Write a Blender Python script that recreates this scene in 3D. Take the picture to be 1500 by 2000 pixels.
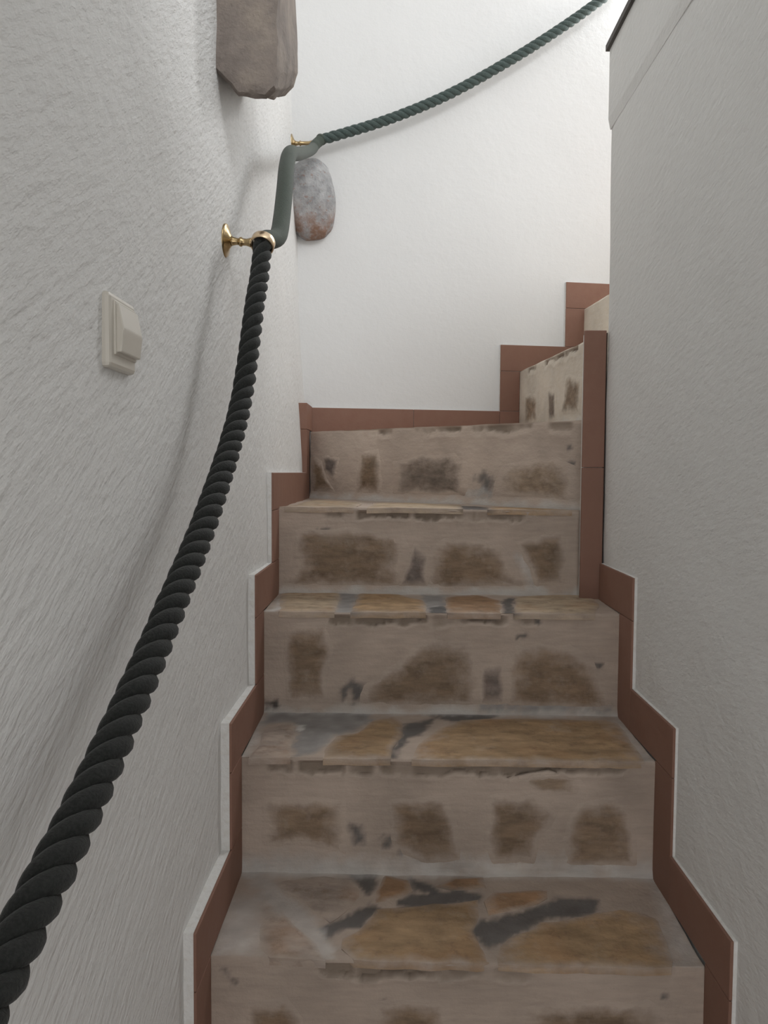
import bpy, bmesh, math
import numpy as np
from mathutils import Vector, Matrix

# ------------------------------------------------------------------ reset
for o in list(bpy.data.objects):
    bpy.data.objects.remove(o)
scene = bpy.context.scene
COL = scene.collection
R = math.radians

# ------------------------------------------------------------------ camera
EYE = 1.494
cam_d = bpy.data.cameras.new('camera')
cam = bpy.data.objects.new('camera', cam_d)
COL.objects.link(cam)
cam_d.sensor_fit = 'VERTICAL'
cam_d.sensor_height = 36.0
cam_d.lens = 36.0 * 1500.0 / 2000.0
cam_d.clip_start = 0.02
pitch, yaw, roll = R(2.957), R(0.859), R(0.3585)
fw = Vector((-math.sin(yaw) * math.cos(pitch), math.cos(yaw) * math.cos(pitch), -math.sin(pitch)))
rt0 = Vector((math.cos(yaw), math.sin(yaw), 0))
up0 = rt0.cross(fw)
rt = math.cos(roll) * rt0 + math.sin(roll) * up0
up = -math.sin(roll) * rt0 + math.cos(roll) * up0
cam.matrix_world = Matrix(((rt.x, up.x, -fw.x, 0), (rt.y, up.y, -fw.y, 0), (rt.z, up.z, -fw.z, EYE), (0, 0, 0, 1)))
scene.camera = cam

# ------------------------------------------------------------------ world, daylight and fill at the openings, exposure
w = bpy.data.worlds.new('world'); scene.world = w; w.use_nodes = True
bg = w.node_tree.nodes['Background']
bg.inputs[0].default_value = (0.80, 0.90, 1.0, 1); bg.inputs[1].default_value = 0.6
def area(name, loc, target, sx, sy, watts, colour):
    l = bpy.data.lights.new(name, 'AREA'); l.shape = 'RECTANGLE'
    l.size, l.size_y, l.energy, l.color = sx, sy, watts, colour
    o = bpy.data.objects.new(name, l); COL.objects.link(o); o.location = loc
    o.rotation_euler = (Vector(target) - Vector(loc)).to_track_quat('-Z', 'Y').to_euler()
    return o
area('daylight_front_window', (1.55, -1.42, 4.05), (1.0, 2.0, 3.2), 1.9, 1.3, 62, (0.975, 0.99, 1.0))
area('daylight_side_window', (3.52, 2.35, 3.75), (0.0, 2.2, 2.6), 1.2, 2.0, 22, (0.97, 0.985, 1.0))
area('daylight_slit_window', (0.985, 3.02, 3.10), (0.45, 1.0, 2.05), 0.30, 1.0, 25, (0.99, 0.99, 0.99))
area('fill_doorway', (0.1, -1.42, 1.25), (0.1, 2.0, 1.2), 0.7, 1.9, 10.5, (1.0, 0.975, 0.95))  # fill light added behind the viewer to brighten the risers
vs = scene.view_settings
vs.view_transform = 'Standard'; vs.look = 'None'; vs.gamma = 1.0; vs.use_curve_mapping = False
vs.exposure = 0.10

# ------------------------------------------------------------------ helpers
def tag(o, label=None, cat=None, group=None, kind=None):
    if label: o['label'] = label
    if cat: o['category'] = cat
    if group: o['group'] = group
    if kind: o['kind'] = kind
    return o
def link(name, me, parent=None, loc=(0, 0, 0)):
    """loc is in world space; parents carry translation only."""
    o = bpy.data.objects.new(name, me); COL.objects.link(o)
    o.location = loc
    if parent is not None:
        o.parent = parent
        p = Vector((0, 0, 0)); q = parent
        while q is not None:
            p += Vector(q.location); q = q.parent
        o.location = Vector(loc) - p
    return o
def empty(name, loc, parent=None):
    o = link(name, None, parent, loc); o.empty_display_size = 0.1
    return o
def mesh_obj(name, verts, faces, mat, parent=None, origin=None, smooth=True, attrs=None):
    v = np.asarray(verts, float)
    if origin is None:
        origin = ((v[:, 0].min() + v[:, 0].max()) / 2, (v[:, 1].min() + v[:, 1].max()) / 2, v[:, 2].min())
    v = v - np.array(origin)
    me = bpy.data.meshes.new(name)
    me.from_pydata(v.tolist(), [], faces)
    me.materials.append(mat)
    if attrs:
        for an, vals in attrs.items():
            vals = np.asarray(vals, np.float32)
            if vals.ndim == 2:
                a = me.color_attributes.new(an, 'FLOAT_COLOR', 'POINT')
                a.data.foreach_set('color', np.concatenate([vals, np.ones((len(vals), 1), np.float32)], 1).ravel())
            else:
                a = me.attributes.new(an, 'FLOAT', 'POINT'); a.data.foreach_set('value', vals)
    bm = bmesh.new(); bm.from_mesh(me)
    bmesh.ops.recalc_face_normals(bm, faces=bm.faces)
    bm.to_mesh(me); bm.free()
    if smooth:
        me.polygons.foreach_set('use_smooth', [True] * len(me.polygons))
    me.update()
    return link(name, me, parent, origin)
def bm_obj(name, bm, mat, parent=None, smooth=False, angle=None):
    me = bpy.data.meshes.new(name)
    bmesh.ops.recalc_face_normals(bm, faces=bm.faces)
    cs = np.array([v.co for v in bm.verts])
    org = Vector(((cs[:, 0].min() + cs[:, 0].max()) / 2, (cs[:, 1].min() + cs[:, 1].max()) / 2, cs[:, 2].min()))
    for v in bm.verts: v.co -= org
    bm.to_mesh(me); bm.free(); me.materials.append(mat)
    if smooth: me.polygons.foreach_set('use_smooth', [True] * len(me.polygons))
    if angle: me.set_sharp_from_angle(angle=R(angle))
    return link(name, me, parent, org)
def add_box(bm, x0, x1, y0, y1, z0, z1, bevel=0.0, seg=2):
    vs_ = [bm.verts.new(p) for p in ((x0, y0, z0), (x1, y0, z0), (x1, y1, z0), (x0, y1, z0), (x0, y0, z1), (x1, y0, z1), (x1, y1, z1), (x0, y1, z1))]
    fs = [bm.faces.new([vs_[i] for i in f]) for f in ((0, 3, 2, 1), (4, 5, 6, 7), (0, 1, 5, 4), (1, 2, 6, 5), (2, 3, 7, 6), (3, 0, 4, 7))]
    if bevel:
        es = list({e for f in fs for e in f.edges})
        bmesh.ops.bevel(bm, geom=es, offset=bevel, segments=seg, affect='EDGES', profile=0.5)
    return vs_
def add_prism(bm, pts, axis, a0, a1):
    """polygon pts (2-D) extruded along an axis: 'X' takes (y,z), 'Y' takes (x,z), 'Z' takes (x,y)"""
    def P(p, a): return (a, p[0], p[1]) if axis == 'X' else (p[0], a, p[1]) if axis == 'Y' else (p[0], p[1], a)
    A = [bm.verts.new(P(p, a0)) for p in pts]; B = [bm.verts.new(P(p, a1)) for p in pts]
    n = len(pts)
    bm.faces.new(A); bm.faces.new(B[::-1])
    for i in range(n): bm.faces.new((A[i], A[(i + 1) % n], B[(i + 1) % n], B[i]))

# vectorised value noise, -1..1
def _hash(i, j, k, s):
    h = (i * 374761393 + j * 668265263 + k * 2147483647 + s * 974634777) & 0xFFFFFFFF
    h = ((h ^ (h >> 13)) * 1274126177) & 0xFFFFFFFF
    return ((h ^ (h >> 16)) & 0xFFFF) / 32767.5 - 1.0
def noise(p, scale, seed=0):
    p = np.asarray(p, float) * scale
    i = np.floor(p).astype(np.int64); f = p - i; f = f * f * (3 - 2 * f)
    r = 0
    for a in (0, 1):
        for b in (0, 1):
            for c in (0, 1):
                wgt = (f[:, 0] if a else 1 - f[:, 0]) * (f[:, 1] if b else 1 - f[:, 1]) * (f[:, 2] if c else 1 - f[:, 2])
                r = r + wgt * _hash(i[:, 0] + a, i[:, 1] + b, i[:, 2] + c, seed)
    return r
def fbm(p, scale, seed=0, octaves=3):
    return sum(noise(p, scale * 2 ** o, seed + o) * 0.5 ** o for o in range(octaves))
def sstep(a, b, x):
    t = np.clip((x - a) / (b - a), 0, 1); return t * t * (3 - 2 * t)
def sdf(P, poly):
    """signed distance of 2-D points to a polygon, negative inside"""
    P = np.asarray(P, float); d = np.full(len(P), 1e9); inside = np.zeros(len(P), bool)
    n = len(poly)
    for i in range(n):
        a = np.array(poly[i]); b = np.array(poly[(i + 1) % n])
        e = b - a; q = P - a
        t = np.clip((q @ e) / max(e @ e, 1e-12), 0, 1)
        d = np.minimum(d, np.linalg.norm(q - t[:, None] * e, axis=1))
        c = (a[1] > P[:, 1]) != (b[1] > P[:, 1])
        with np.errstate(divide='ignore', invalid='ignore'):
            xi = (b[0] - a[0]) * (P[:, 1] - a[1]) / (b[1] - a[1]) + a[0]
        inside ^= c & (P[:, 0] < xi)
    return np.where(inside, -d, d)

# ------------------------------------------------------------------ materials
def new_mat(name):
    m = bpy.data.materials.new(name); m.use_nodes = True
    nt = m.node_tree
    return m, nt, nt.nodes['Principled BSDF']
def N(nt, kind, **kw):
    n = nt.nodes.new(kind)
    for k, v in kw.items():
        if k.startswith('in_'): n.inputs[k[3:].replace('_', ' ')].default_value = v
        else: setattr(n, k, v)
    return n
def coords(nt, scale=(1, 1, 1), rot=(0, 0, 0)):
    tc = N(nt, 'ShaderNodeTexCoord'); mp = N(nt, 'ShaderNodeMapping')
    mp.inputs['Scale'].default_value = scale; mp.inputs['Rotation'].default_value = rot
    nt.links.new(tc.outputs['Object'], mp.inputs['Vector']); return mp.outputs['Vector']
def place_coords(nt):
    return N(nt, 'ShaderNodeNewGeometry').outputs['Position']       # so that stone and mortar share one grain
def ntex(nt, vec, scale, detail=4, rough=0.55):
    n = N(nt, 'ShaderNodeTexNoise'); n.inputs['Scale'].default_value = scale
    n.inputs['Detail'].default_value = detail; n.inputs['Roughness'].default_value = rough
    nt.links.new(vec, n.inputs['Vector']); return n.outputs['Fac']
def ramp(nt, fac, stops):
    r = N(nt, 'ShaderNodeValToRGB')
    els = r.color_ramp.elements
    while len(els) < len(stops): els.new(0.5)
    for e, (p, c) in zip(els, stops):
        e.position = p; e.color = (c[0], c[1], c[2], 1) if not isinstance(c, (int, float)) else (c, c, c, 1)
    nt.links.new(fac, r.inputs['Fac']); return r.outputs['Color']
def mix(nt, a, b, fac, mode='MIX'):
    m = N(nt, 'ShaderNodeMix', data_type='RGBA', blend_type=mode)
    for s, v in ((m.inputs[6], a), (m.inputs[7], b)):
        if isinstance(v, tuple): s.default_value = (*v, 1)
        else: nt.links.new(v, s)
    if isinstance(fac, (int, float)): m.inputs[0].default_value = fac
    else: nt.links.new(fac, m.inputs[0])
    return m.outputs[2]
def bump(nt, bsdf, heights, dist, strength=1.0):
    """heights: list of (socket, weight)"""
    tot = None
    for s, wgt in heights:
        m = N(nt, 'ShaderNodeMath', operation='MULTIPLY'); nt.links.new(s, m.inputs[0]); m.inputs[1].default_value = wgt
        if tot is None: tot = m.outputs[0]
        else:
            a = N(nt, 'ShaderNodeMath', operation='ADD'); nt.links.new(tot, a.inputs[0]); nt.links.new(m.outputs[0], a.inputs[1]); tot = a.outputs[0]
    b = N(nt, 'ShaderNodeBump'); b.inputs['Strength'].default_value = strength; b.inputs['Distance'].default_value = dist
    nt.links.new(tot, b.inputs['Height']); nt.links.new(b.outputs['Normal'], bsdf.inputs['Normal'])

def plaster(name, colour, streak_rot, streak=1.0, relief=0.0056):
    m, nt, p = new_mat(name)
    v = coords(nt); vs_ = coords(nt, (1, 1, 1), streak_rot)
    st = N(nt, 'ShaderNodeMapping'); st.inputs['Scale'].default_value = (1, 26, 95); nt.links.new(vs_, st.inputs['Vector'])
    streaks = ntex(nt, st.outputs['Vector'], 1.0, 3, 0.6)
    big = ntex(nt, v, 5.0, 3); mid = ntex(nt, v, 38, 4, 0.6); fine = ntex(nt, v, 160, 3, 0.6)
    c = mix(nt, tuple(x * 0.95 for x in colour), colour, big)
    c2 = mix(nt, c, (colour[0] * 0.90, colour[1] * 0.875, colour[2] * 0.84), ramp(nt, mid, [(0.62, 0.0), (0.85, 0.35)]))
    nt.links.new(c2, p.inputs['Base Color']); p.inputs['Roughness'].default_value = 0.88
    p.inputs['Specular IOR Level'].default_value = 0.2
    bump(nt, p, [(mid, 0.42), (fine, 0.10), (streaks, 0.62 * streak), (big, 1.0)], relief)
    return m
M = {}
M['plaster'] = plaster('white_plaster', (0.79, 0.785, 0.77), (R(-32), 0, 0), 1.0)
M['plaster_back'] = plaster('white_plaster_smooth', (0.80, 0.80, 0.795), (0, 0, R(90)), 0.15, 0.0026)
M['plaster_right'] = plaster('white_plaster_right', (0.79, 0.785, 0.765), (R(12), 0, 0), 0.7)
def mat_bed():
    m, nt, p = new_mat('painted_mortar'); v = coords(nt)
    n = ntex(nt, v, 60, 4)
    nt.links.new(mix(nt, (0.80, 0.79, 0.77), (0.70, 0.67, 0.62), ramp(nt, n, [(0.5, 0.0), (0.8, 1.0)])), p.inputs['Base Color'])
    p.inputs['Roughness'].default_value = 0.9; bump(nt, p, [(n, 1.0)], 0.004); return m
M['bed'] = mat_bed()
def mat_tile():
    m, nt, p = new_mat('terracotta_tile'); v = coords(nt)
    oi = N(nt, 'ShaderNodeObjectInfo')
    c = ramp(nt, oi.outputs['Random'], [(0.0, (0.245, 0.134, 0.097)), (1.0, (0.298, 0.164, 0.121))])
    n = ntex(nt, v, 22, 4); f = ntex(nt, v, 240, 2)
    c = mix(nt, c, (0.24, 0.12, 0.084), ramp(nt, n, [(0.45, 0.0), (0.8, 0.6)]))
    nt.links.new(c, p.inputs['Base Color']); p.inputs['Roughness'].default_value = 0.62
    p.inputs['Specular IOR Level'].default_value = 0.3
    bump(nt, p, [(n, 0.6), (f, 0.1)], 0.002); return m
M['tile'] = mat_tile()
MORTAR = (0.448, 0.366, 0.306)
def step_grain(nt, v, c):
    n = ntex(nt, v, 17, 5, 0.6); f = ntex(nt, v, 120, 4, 0.6)
    st = N(nt, 'ShaderNodeMapping'); st.inputs['Scale'].default_value = (20, 36, 120); st.inputs['Rotation'].default_value = (0, R(14), 0); nt.links.new(v, st.inputs['Vector'])
    s = ntex(nt, st.outputs['Vector'], 1.0, 3)
    c = mix(nt, c, ramp(nt, n, [(0.3, 0.55), (0.7, 0.45)]), 0.35, 'OVERLAY')
    c = mix(nt, c, ramp(nt, s, [(0.3, 0.64), (0.75, 0.38)]), 0.30, 'OVERLAY')
    return c, n, f, s
def mat_mortar():
    m, nt, p = new_mat('step_mortar'); v = place_coords(nt)
    a = N(nt, 'ShaderNodeVertexColor'); a.layer_name = 'Col'
    c, n, f, s = step_grain(nt, v, a.outputs['Color'])
    nt.links.new(c, p.inputs['Base Color']); p.inputs['Roughness'].default_value = 0.86
    p.inputs['Specular IOR Level'].default_value = 0.25
    bump(nt, p, [(n, 0.6), (f, 0.35), (s, 0.2)], 0.004); return m
M['mortar'] = mat_mortar()
def mat_stone(name, rust):
    m, nt, p = new_mat(name); v = place_coords(nt)
    a = N(nt, 'ShaderNodeVertexColor'); a.layer_name = 'Col'
    b = N(nt, 'ShaderNodeVertexColor'); b.layer_name = 'Mor'
    e = N(nt, 'ShaderNodeAttribute'); e.attribute_name = 'edge'
    st = N(nt, 'ShaderNodeMapping'); st.inputs['Scale'].default_value = (16, 36, 62); st.inputs['Rotation'].default_value = (0.2, 0.25, 0.4); nt.links.new(v, st.inputs['Vector'])
    q = ntex(nt, st.outputs['Vector'], 1.0, 4, 0.6); en = ntex(nt, v, 26, 5, 0.65)
    c = mix(nt, a.outputs['Color'], ramp(nt, q, [(0.3, 0.72), (0.72, 0.30)]), 0.75, 'OVERLAY')
    big = ntex(nt, v, 8.5, 3, 0.6)
    c = mix(nt, c, (0.43, 0.235, 0.115), ramp(nt, big, [(0.50, 0.0), (0.72, rust)]))
    c = mix(nt, c, (0.15, 0.105, 0.075), ramp(nt, ntex(nt, v, 34, 5, 0.7), [(0.54, 0.0), (0.74, 0.6)]))
    c = mix(nt, c, (0.47, 0.41, 0.35), ramp(nt, ntex(nt, v, 13, 5, 0.7), [(0.56, 0.0), (0.78, 0.5)]))
    ad = N(nt, 'ShaderNodeMath', operation='MULTIPLY_ADD'); nt.links.new(en, ad.inputs[0]); ad.inputs[1].default_value = 0.8; nt.links.new(e.outputs['Fac'], ad.inputs[2])
    c = mix(nt, b.outputs['Color'], c, ramp(nt, ad.outputs[0], [(0.40, 0.0), (0.86, 1.0)]))
    c, n, f, s = step_grain(nt, v, c)
    nt.links.new(c, p.inputs['Base Color']); p.inputs['Roughness'].default_value = 0.78
    p.inputs['Specular IOR Level'].default_value = 0.3
    bump(nt, p, [(n, 0.6), (f, 0.3), (q, 0.5)], 0.004); return m
M['stone'] = mat_stone('flagstone', 0.42)
M['riser_stone'] = mat_stone('riser_stone', 0.08)
def mat_rock(name, stops, scale, bumpd, spots=None):
    m, nt, p = new_mat(name); v = coords(nt)
    n = ntex(nt, v, scale, 6, 0.62); f = ntex(nt, v, scale * 6, 4, 0.6)
    c = ramp(nt, n, stops)
    if spots: c = spots(nt, v, c)
    nt.links.new(c, p.inputs['Base Color']); p.inputs['Roughness'].default_value = 0.85
    p.inputs['Specular IOR Level'].default_value = 0.25
    bump(nt, p, [(n, 1.0), (f, 0.35)], bumpd); return m
M['rock_brown'] = mat_rock('brown_grey_stone', [(0.30, (0.15, 0.125, 0.112)), (0.5, (0.23, 0.195, 0.172)), (0.7, (0.32, 0.27, 0.225))], 11, 0.010)
def oval_spots(nt, v, c):
    sp = N(nt, 'ShaderNodeSeparateXYZ'); nt.links.new(v, sp.inputs[0])
    low = ramp(nt, sp.outputs['Z'], [(0.03, 1.0), (0.13, 0.0)])
    nn = ramp(nt, ntex(nt, v, 26, 4), [(0.40, 0.15), (0.6, 1.0)])
    c = mix(nt, c, (0.27, 0.165, 0.12), mix(nt, low, nn, 1.0, 'MULTIPLY'))
    dots = ramp(nt, ntex(nt, v, 75, 2), [(0.60, 0.0), (0.70, 0.6)])
    return mix(nt, c, (0.33, 0.20, 0.16), dots)
M['rock_grey'] = mat_rock('pale_grey_stone', [(0.3, (0.26, 0.26, 0.265)), (0.5, (0.42, 0.42, 0.425)), (0.7, (0.56, 0.56, 0.56))], 24, 0.012, oval_spots)
def mat_rope(name, c0, c1, fibre=True):
    m, nt, p = new_mat(name); v = coords(nt)
    f = ntex(nt, v, 420, 3, 0.6); n = ntex(nt, v, 30, 3)
    nt.links.new(mix(nt, c0, c1, ramp(nt, f, [(0.35, 0.0), (0.7, 1.0)])), p.inputs['Base Color'])
    p.inputs['Roughness'].default_value = 0.8; p.inputs['Specular IOR Level'].default_value = 0.25
    p.inputs['Sheen Weight'].default_value = 0.12; p.inputs['Sheen Roughness'].default_value = 0.5
    bump(nt, p, [(f, 0.6), (n, 0.4)], 0.0015); return m
M['rope_black'] = mat_rope('black_rope', (0.011, 0.012, 0.011), (0.027, 0.029, 0.027))
M['rope_green'] = mat_rope('dark_green_rope', (0.044, 0.064, 0.060), (0.092, 0.122, 0.113))
M['sleeve'] = mat_rope('green_grey_sleeve', (0.060, 0.074, 0.060), (0.078, 0.094, 0.078))
def plain(name, c, rough=0.5, metal=0.0, spec=0.5, nscale=40, var=0.1, bd=0.001):
    m, nt, p = new_mat(name); v = coords(nt); n = ntex(nt, v, nscale, 3)
    nt.links.new(mix(nt, c, tuple(x * (1 - var) for x in c), n), p.inputs['Base Color'])
    p.inputs['Roughness'].default_value = rough; p.inputs['Metallic'].default_value = metal
    p.inputs['Specular IOR Level'].default_value = spec
    bump(nt, p, [(n, 1.0)], bd); return m
M['brass'] = plain('brass', (0.50, 0.37, 0.20), 0.30, 1.0, nscale=80, var=0.25)
M['brass_pale'] = plain('polished_brass', (0.80, 0.62, 0.42), 0.28, 1.0, nscale=60, var=0.1)
M['ivory'] = plain('ivory_plastic', (0.66, 0.62, 0.55), 0.38, 0, 0.5, 20, 0.04, 0.0002)
M['dark_edge'] = plain('dark_floor_edging', (0.10, 0.09, 0.082), 0.6, 0, 0.3, 30, 0.3)
M['gap_shade'] = plain('dark_gap_shade', (0.07, 0.055, 0.048), 0.9, 0, 0.2, 90, 0.4)
M['floor_tile'] = plain('terracotta_floor', (0.26, 0.14, 0.10), 0.6, 0, 0.3, 8, 0.25)
M['frame_white'] = plain('white_frame', (0.75, 0.75, 0.73), 0.5, 0, 0.4)
def mat_glass():
    m = bpy.data.materials.new('window_glass'); m.use_nodes = True; nt = m.node_tree; nt.nodes.clear()
    o = N(nt, 'ShaderNodeOutputMaterial'); t = N(nt, 'ShaderNodeBsdfTransparent'); g = N(nt, 'ShaderNodeBsdfGlossy')
    g.inputs['Roughness'].default_value = 0.02; x = N(nt, 'ShaderNodeMixShader'); x.inputs[0].default_value = 0.06
    nt.links.new(t.outputs[0], x.inputs[1]); nt.links.new(g.outputs[0], x.inputs[2]); nt.links.new(x.outputs[0], o.inputs[0]); return m
M['glass'] = mat_glass()

# ------------------------------------------------------------------ measures of the stair
XL, XR = -0.296, 0.504                       # tile faces left and right
NOSE = {-1: 0.69, 0: 0.952, 1: 1.2057, 2: 1.4593, 3: 1.7141, 4: 1.9375}
TOP = {-2: 0.0, -1: 0.237, 0: 0.473, 1: 0.709, 2: 0.945, 3: 1.182, 4: 1.400, 5: 1.630, 6: 1.865, 7: 2.100, 8: 2.330, 9: 2.530}
TW = 0.092                                   # width of the skirting tiles
def wall_x(y, z):                            # face of the left wall, leaning back towards the far corner
    return -0.316 + 0.013 * sstep(1.2, 2.2, y) * (1 - sstep(1.45, 2.0, z)) - 0.048 * sstep(1.4, 2.7, y) * np.clip((z - 1.35) / 1.3, 0, 1.25)
def back_y(x): return 2.77 + 0.17 * x        # face of the back wall

# ------------------------------------------------------------------ setting
def slab(name, face, other, nu, nv, mat, label, cat):
    """a wall with an uneven plastered face grid and plain other sides. face(u,v)->xyz arrays, other(u,v) the rear"""
    U, V = np.meshgrid(np.linspace(0, 1, nu + 1), np.linspace(0, 1, nv + 1)); U = U.ravel(); V = V.ravel()
    F = face(U, V); n1 = nu + 1
    faces = [[j * n1 + i, j * n1 + i + 1, (j + 1) * n1 + i + 1, (j + 1) * n1 + i] for j in range(nv) for i in range(nu)]
    c = other(np.array([0, 1, 1, 0.]), np.array([0, 0, 1, 1.])); b = len(F)
    verts = np.concatenate([F, c])
    bot = list(range(n1)); top = list(range(nv * n1, nv * n1 + n1)); lef = [j * n1 for j in range(nv + 1)]; rig = [j * n1 + nu for j in range(nv + 1)]
    faces += [bot[::-1] + [b, b + 1], top + [b + 2, b + 3], lef + [b + 3, b], rig[::-1] + [b + 1, b + 2], [b + 3, b + 2, b + 1, b]]
    o = mesh_obj(name, verts, faces, mat)
    o.data.set_sharp_from_angle(angle=R(40))
    return tag(o, label, cat, kind='structure')
def left_face(u, v):
    y = -1.3 + 4.12 * u; z = 5.0 * v; x = wall_x(y, z); P = np.stack([x, y, z], 1)
    P[:, 0] += 0.0022 * fbm(P, 7, 3) + 0.003 * noise(P, 2.3, 9); return P
slab('wall_left', left_face, lambda u, v: np.stack([np.full(4, -0.6), -1.3 + 4.12 * u, 5.0 * v], 1), 150, 180, M['plaster'], 'rough white plaster wall carrying the black rope on the left', 'wall')
XW0, XW1, ZW0, ZW1 = 0.845, 1.125, 2.62, 3.58      # slit window in the back wall, out of sight behind the right wall
def back_face(u, v):
    x = -0.6 + (XW0 + 0.6) * u; z = 5.0 * v; P = np.stack([x, back_y(x), z], 1)
    P[:, 1] += 0.0025 * noise(P, 5, 4) * sstep(0, 0.05, 1 - u); return P
wb = slab('wall_back', back_face, lambda u, v: np.stack([-0.6 + (XW0 + 0.6) * u, 0.22 + back_y(-0.6 + (XW0 + 0.6) * u), 5.0 * v], 1), 60, 110, M['plaster_back'], 'bright smooth white wall at the turn of the stair', 'wall')
bm = bmesh.new(); bm.from_mesh(wb.data)
for x0, x1, z0, z1 in ((XW0, XW1, 0, ZW0), (XW0, XW1, ZW1, 5.0), (XW1, 3.6, 0, 5.0)):
    for vtx in add_box(bm, 0, 1, 0, 1, 0, 1):
        x = x1 if vtx.co.x > 0.5 else x0
        vtx.co = Vector((x, back_y(x) + (0.22 if vtx.co.y > 0.5 else 0), z1 if vtx.co.z > 0.5 else z0)) - wb.location
bm.to_mesh(wb.data); bm.free()
CX, CY = 0.512, 1.900                        # free corner of the right wall
def right_face(u, v):
    y = -1.3 + (CY + 1.3) * u; z = 2.345 * v; P = np.stack([np.full(len(u), CX), y, z], 1)
    P[:, 0] += 0.0018 * fbm(P, 6, 12) + 0.003 * sstep(1.86, 1.9, y); P[:, 1] += 0.006 * np.where(u > 0.999, noise(P, 3, 8), 0); return P
slab('wall_right', right_face, lambda u, v: np.stack([np.full(4, 0.72), -1.3 + (CY + 1.3) * u, 2.345 * v], 1), 120, 90, M['plaster_right'], 'rough white plaster wall on the right ending in a free corner', 'wall')
bm = bmesh.new(); add_box(bm, 0.72, 3.4, 1.72, CY, 0, 2.345)
tag(bm_obj('wall_inner', bm, M['plaster_right']), 'white wall along the inner side of the upper steps', 'wall', kind='structure')
# upper floor: its plastered edge stands a little proud of the wall below
bm = bmesh.new()
pr = [(CX - 0.001, 2.322), (CX - 0.006, 2.346), (CX - 0.006, 2.509), (3.4, 2.509), (3.4, 2.322)]
add_prism(bm, pr, 'Y', -1.3, CY + 0.004)
add_box(bm, -0.33, CX - 0.006, -1.3, 0.52, 2.36, 2.509)          # it also roofs the passage where the viewer stands
tag(bm_obj('floor_upper', bm, M['plaster_right']), 'plastered edge of the upper floor above the right wall', 'floor', kind='structure')
bm = bmesh.new()
add_prism(bm, [(-0.33, 0.41), (CX + 0.10, 0.41), (CX + 0.10, 1.82), (3.4, 1.82), (3.4, CY + 0.012), (CX - 0.014, CY + 0.012), (CX - 0.014, 0.53), (-0.33, 0.53)], 'Z', 2.509, 2.523)
tag(bm_obj('trim_1', bm, M['dark_edge']), 'thin dark edging along the upper floor', 'trim', kind='structure')
bm = bmesh.new(); add_box(bm, -0.32, 0.52, -1.3, 0.72, -0.1, 0.0)
tag(bm_obj('floor', bm, M['floor_tile']), 'terracotta floor at the foot of the stair', 'floor', kind='structure')
bm = bmesh.new(); add_box(bm, -0.6, 3.6, -1.5, 3.6, 5.0, 5.1)
tag(bm_obj('ceiling', bm, M['plaster_back']), 'white ceiling high above the stair', 'ceiling', kind='structure')
def holed(name, axis, pos, thick, a0, a1, z0, z1, h, label):
    """wall in the plane axis=pos with a rectangular hole h=(b0,b1,c0,c1)"""
    bm = bmesh.new(); b0, b1, c0, c1 = h
    for (p, q, r, s) in ((a0, b0, z0, z1), (b1, a1, z0, z1), (b0, b1, z0, c0), (b0, b1, c1, z1)):
        if q - p < 1e-4 or s - r < 1e-4: continue
        if axis == 'Y': add_box(bm, p, q, pos - thick, pos, r, s)
        else: add_box(bm, pos, pos + thick, p, q, r, s)
    return tag(bm_obj(name, bm, M['plaster_back']), label, 'wall', kind='structure')
holed('wall_front', 'Y', -1.3, 0.2, 0.52, 3.6, 2.3, 5.0, (0.6, 2.5, 3.4, 4.7), 'white upper wall with a window behind the viewer')
holed('wall_entry', 'Y', -1.3, 0.2, -0.6, 0.52, 0.0, 5.0, (-0.25, 0.45, 0.0, 2.05), 'white wall with an unseen doorway at the foot of the stair')
holed('wall_side', 'X', 3.4, 0.2, -1.5, 3.6, 2.3, 5.0, (1.75, 2.95, 2.75, 4.75), 'white upper wall with a side window')
def window(name, axis, pos, a0, a1, z0, z1, label):
    g = empty(name, (((a0 + a1) / 2, pos, z0) if axis == 'Y' else (pos, (a0 + a1) / 2, z0))); tag(g, label, 'window', kind='structure')
    def bar(p, q, r, s, d=0.03):
        bm = bmesh.new()
        if axis == 'Y': add_box(bm, p, q, pos - d, pos + d, r, s, 0.004, 1)
        else: add_box(bm, pos - d, pos + d, p, q, r, s, 0.004, 1)
        return bm
    t = 0.05; mid = (a0 + a1) / 2
    for b in ((a0, a0 + t, z0, z1), (a1 - t, a1, z0, z1), (a0 + t, a1 - t, z0, z0 + t), (a0 + t, a1 - t, z1 - t, z1), (mid - t / 2, mid + t / 2, z0 + t, z1 - t)):
        bm_obj('window_frame', bar(*b), M['frame_white'], g)
    for p, q in ((a0 + t, mid - t / 2), (mid + t / 2, a1 - t)):
        bm_obj('pane', bar(p, q, z0 + t, z1 - t, 0.003), M['glass'], g)
window('window_1', 'Y', -1.38, 0.6, 2.5, 3.4, 4.7, 'white framed window of the upper room')
window('window_2', 'X', 3.48, 1.75, 2.95, 2.75, 4.75, 'white framed side window of the upper room')

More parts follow.
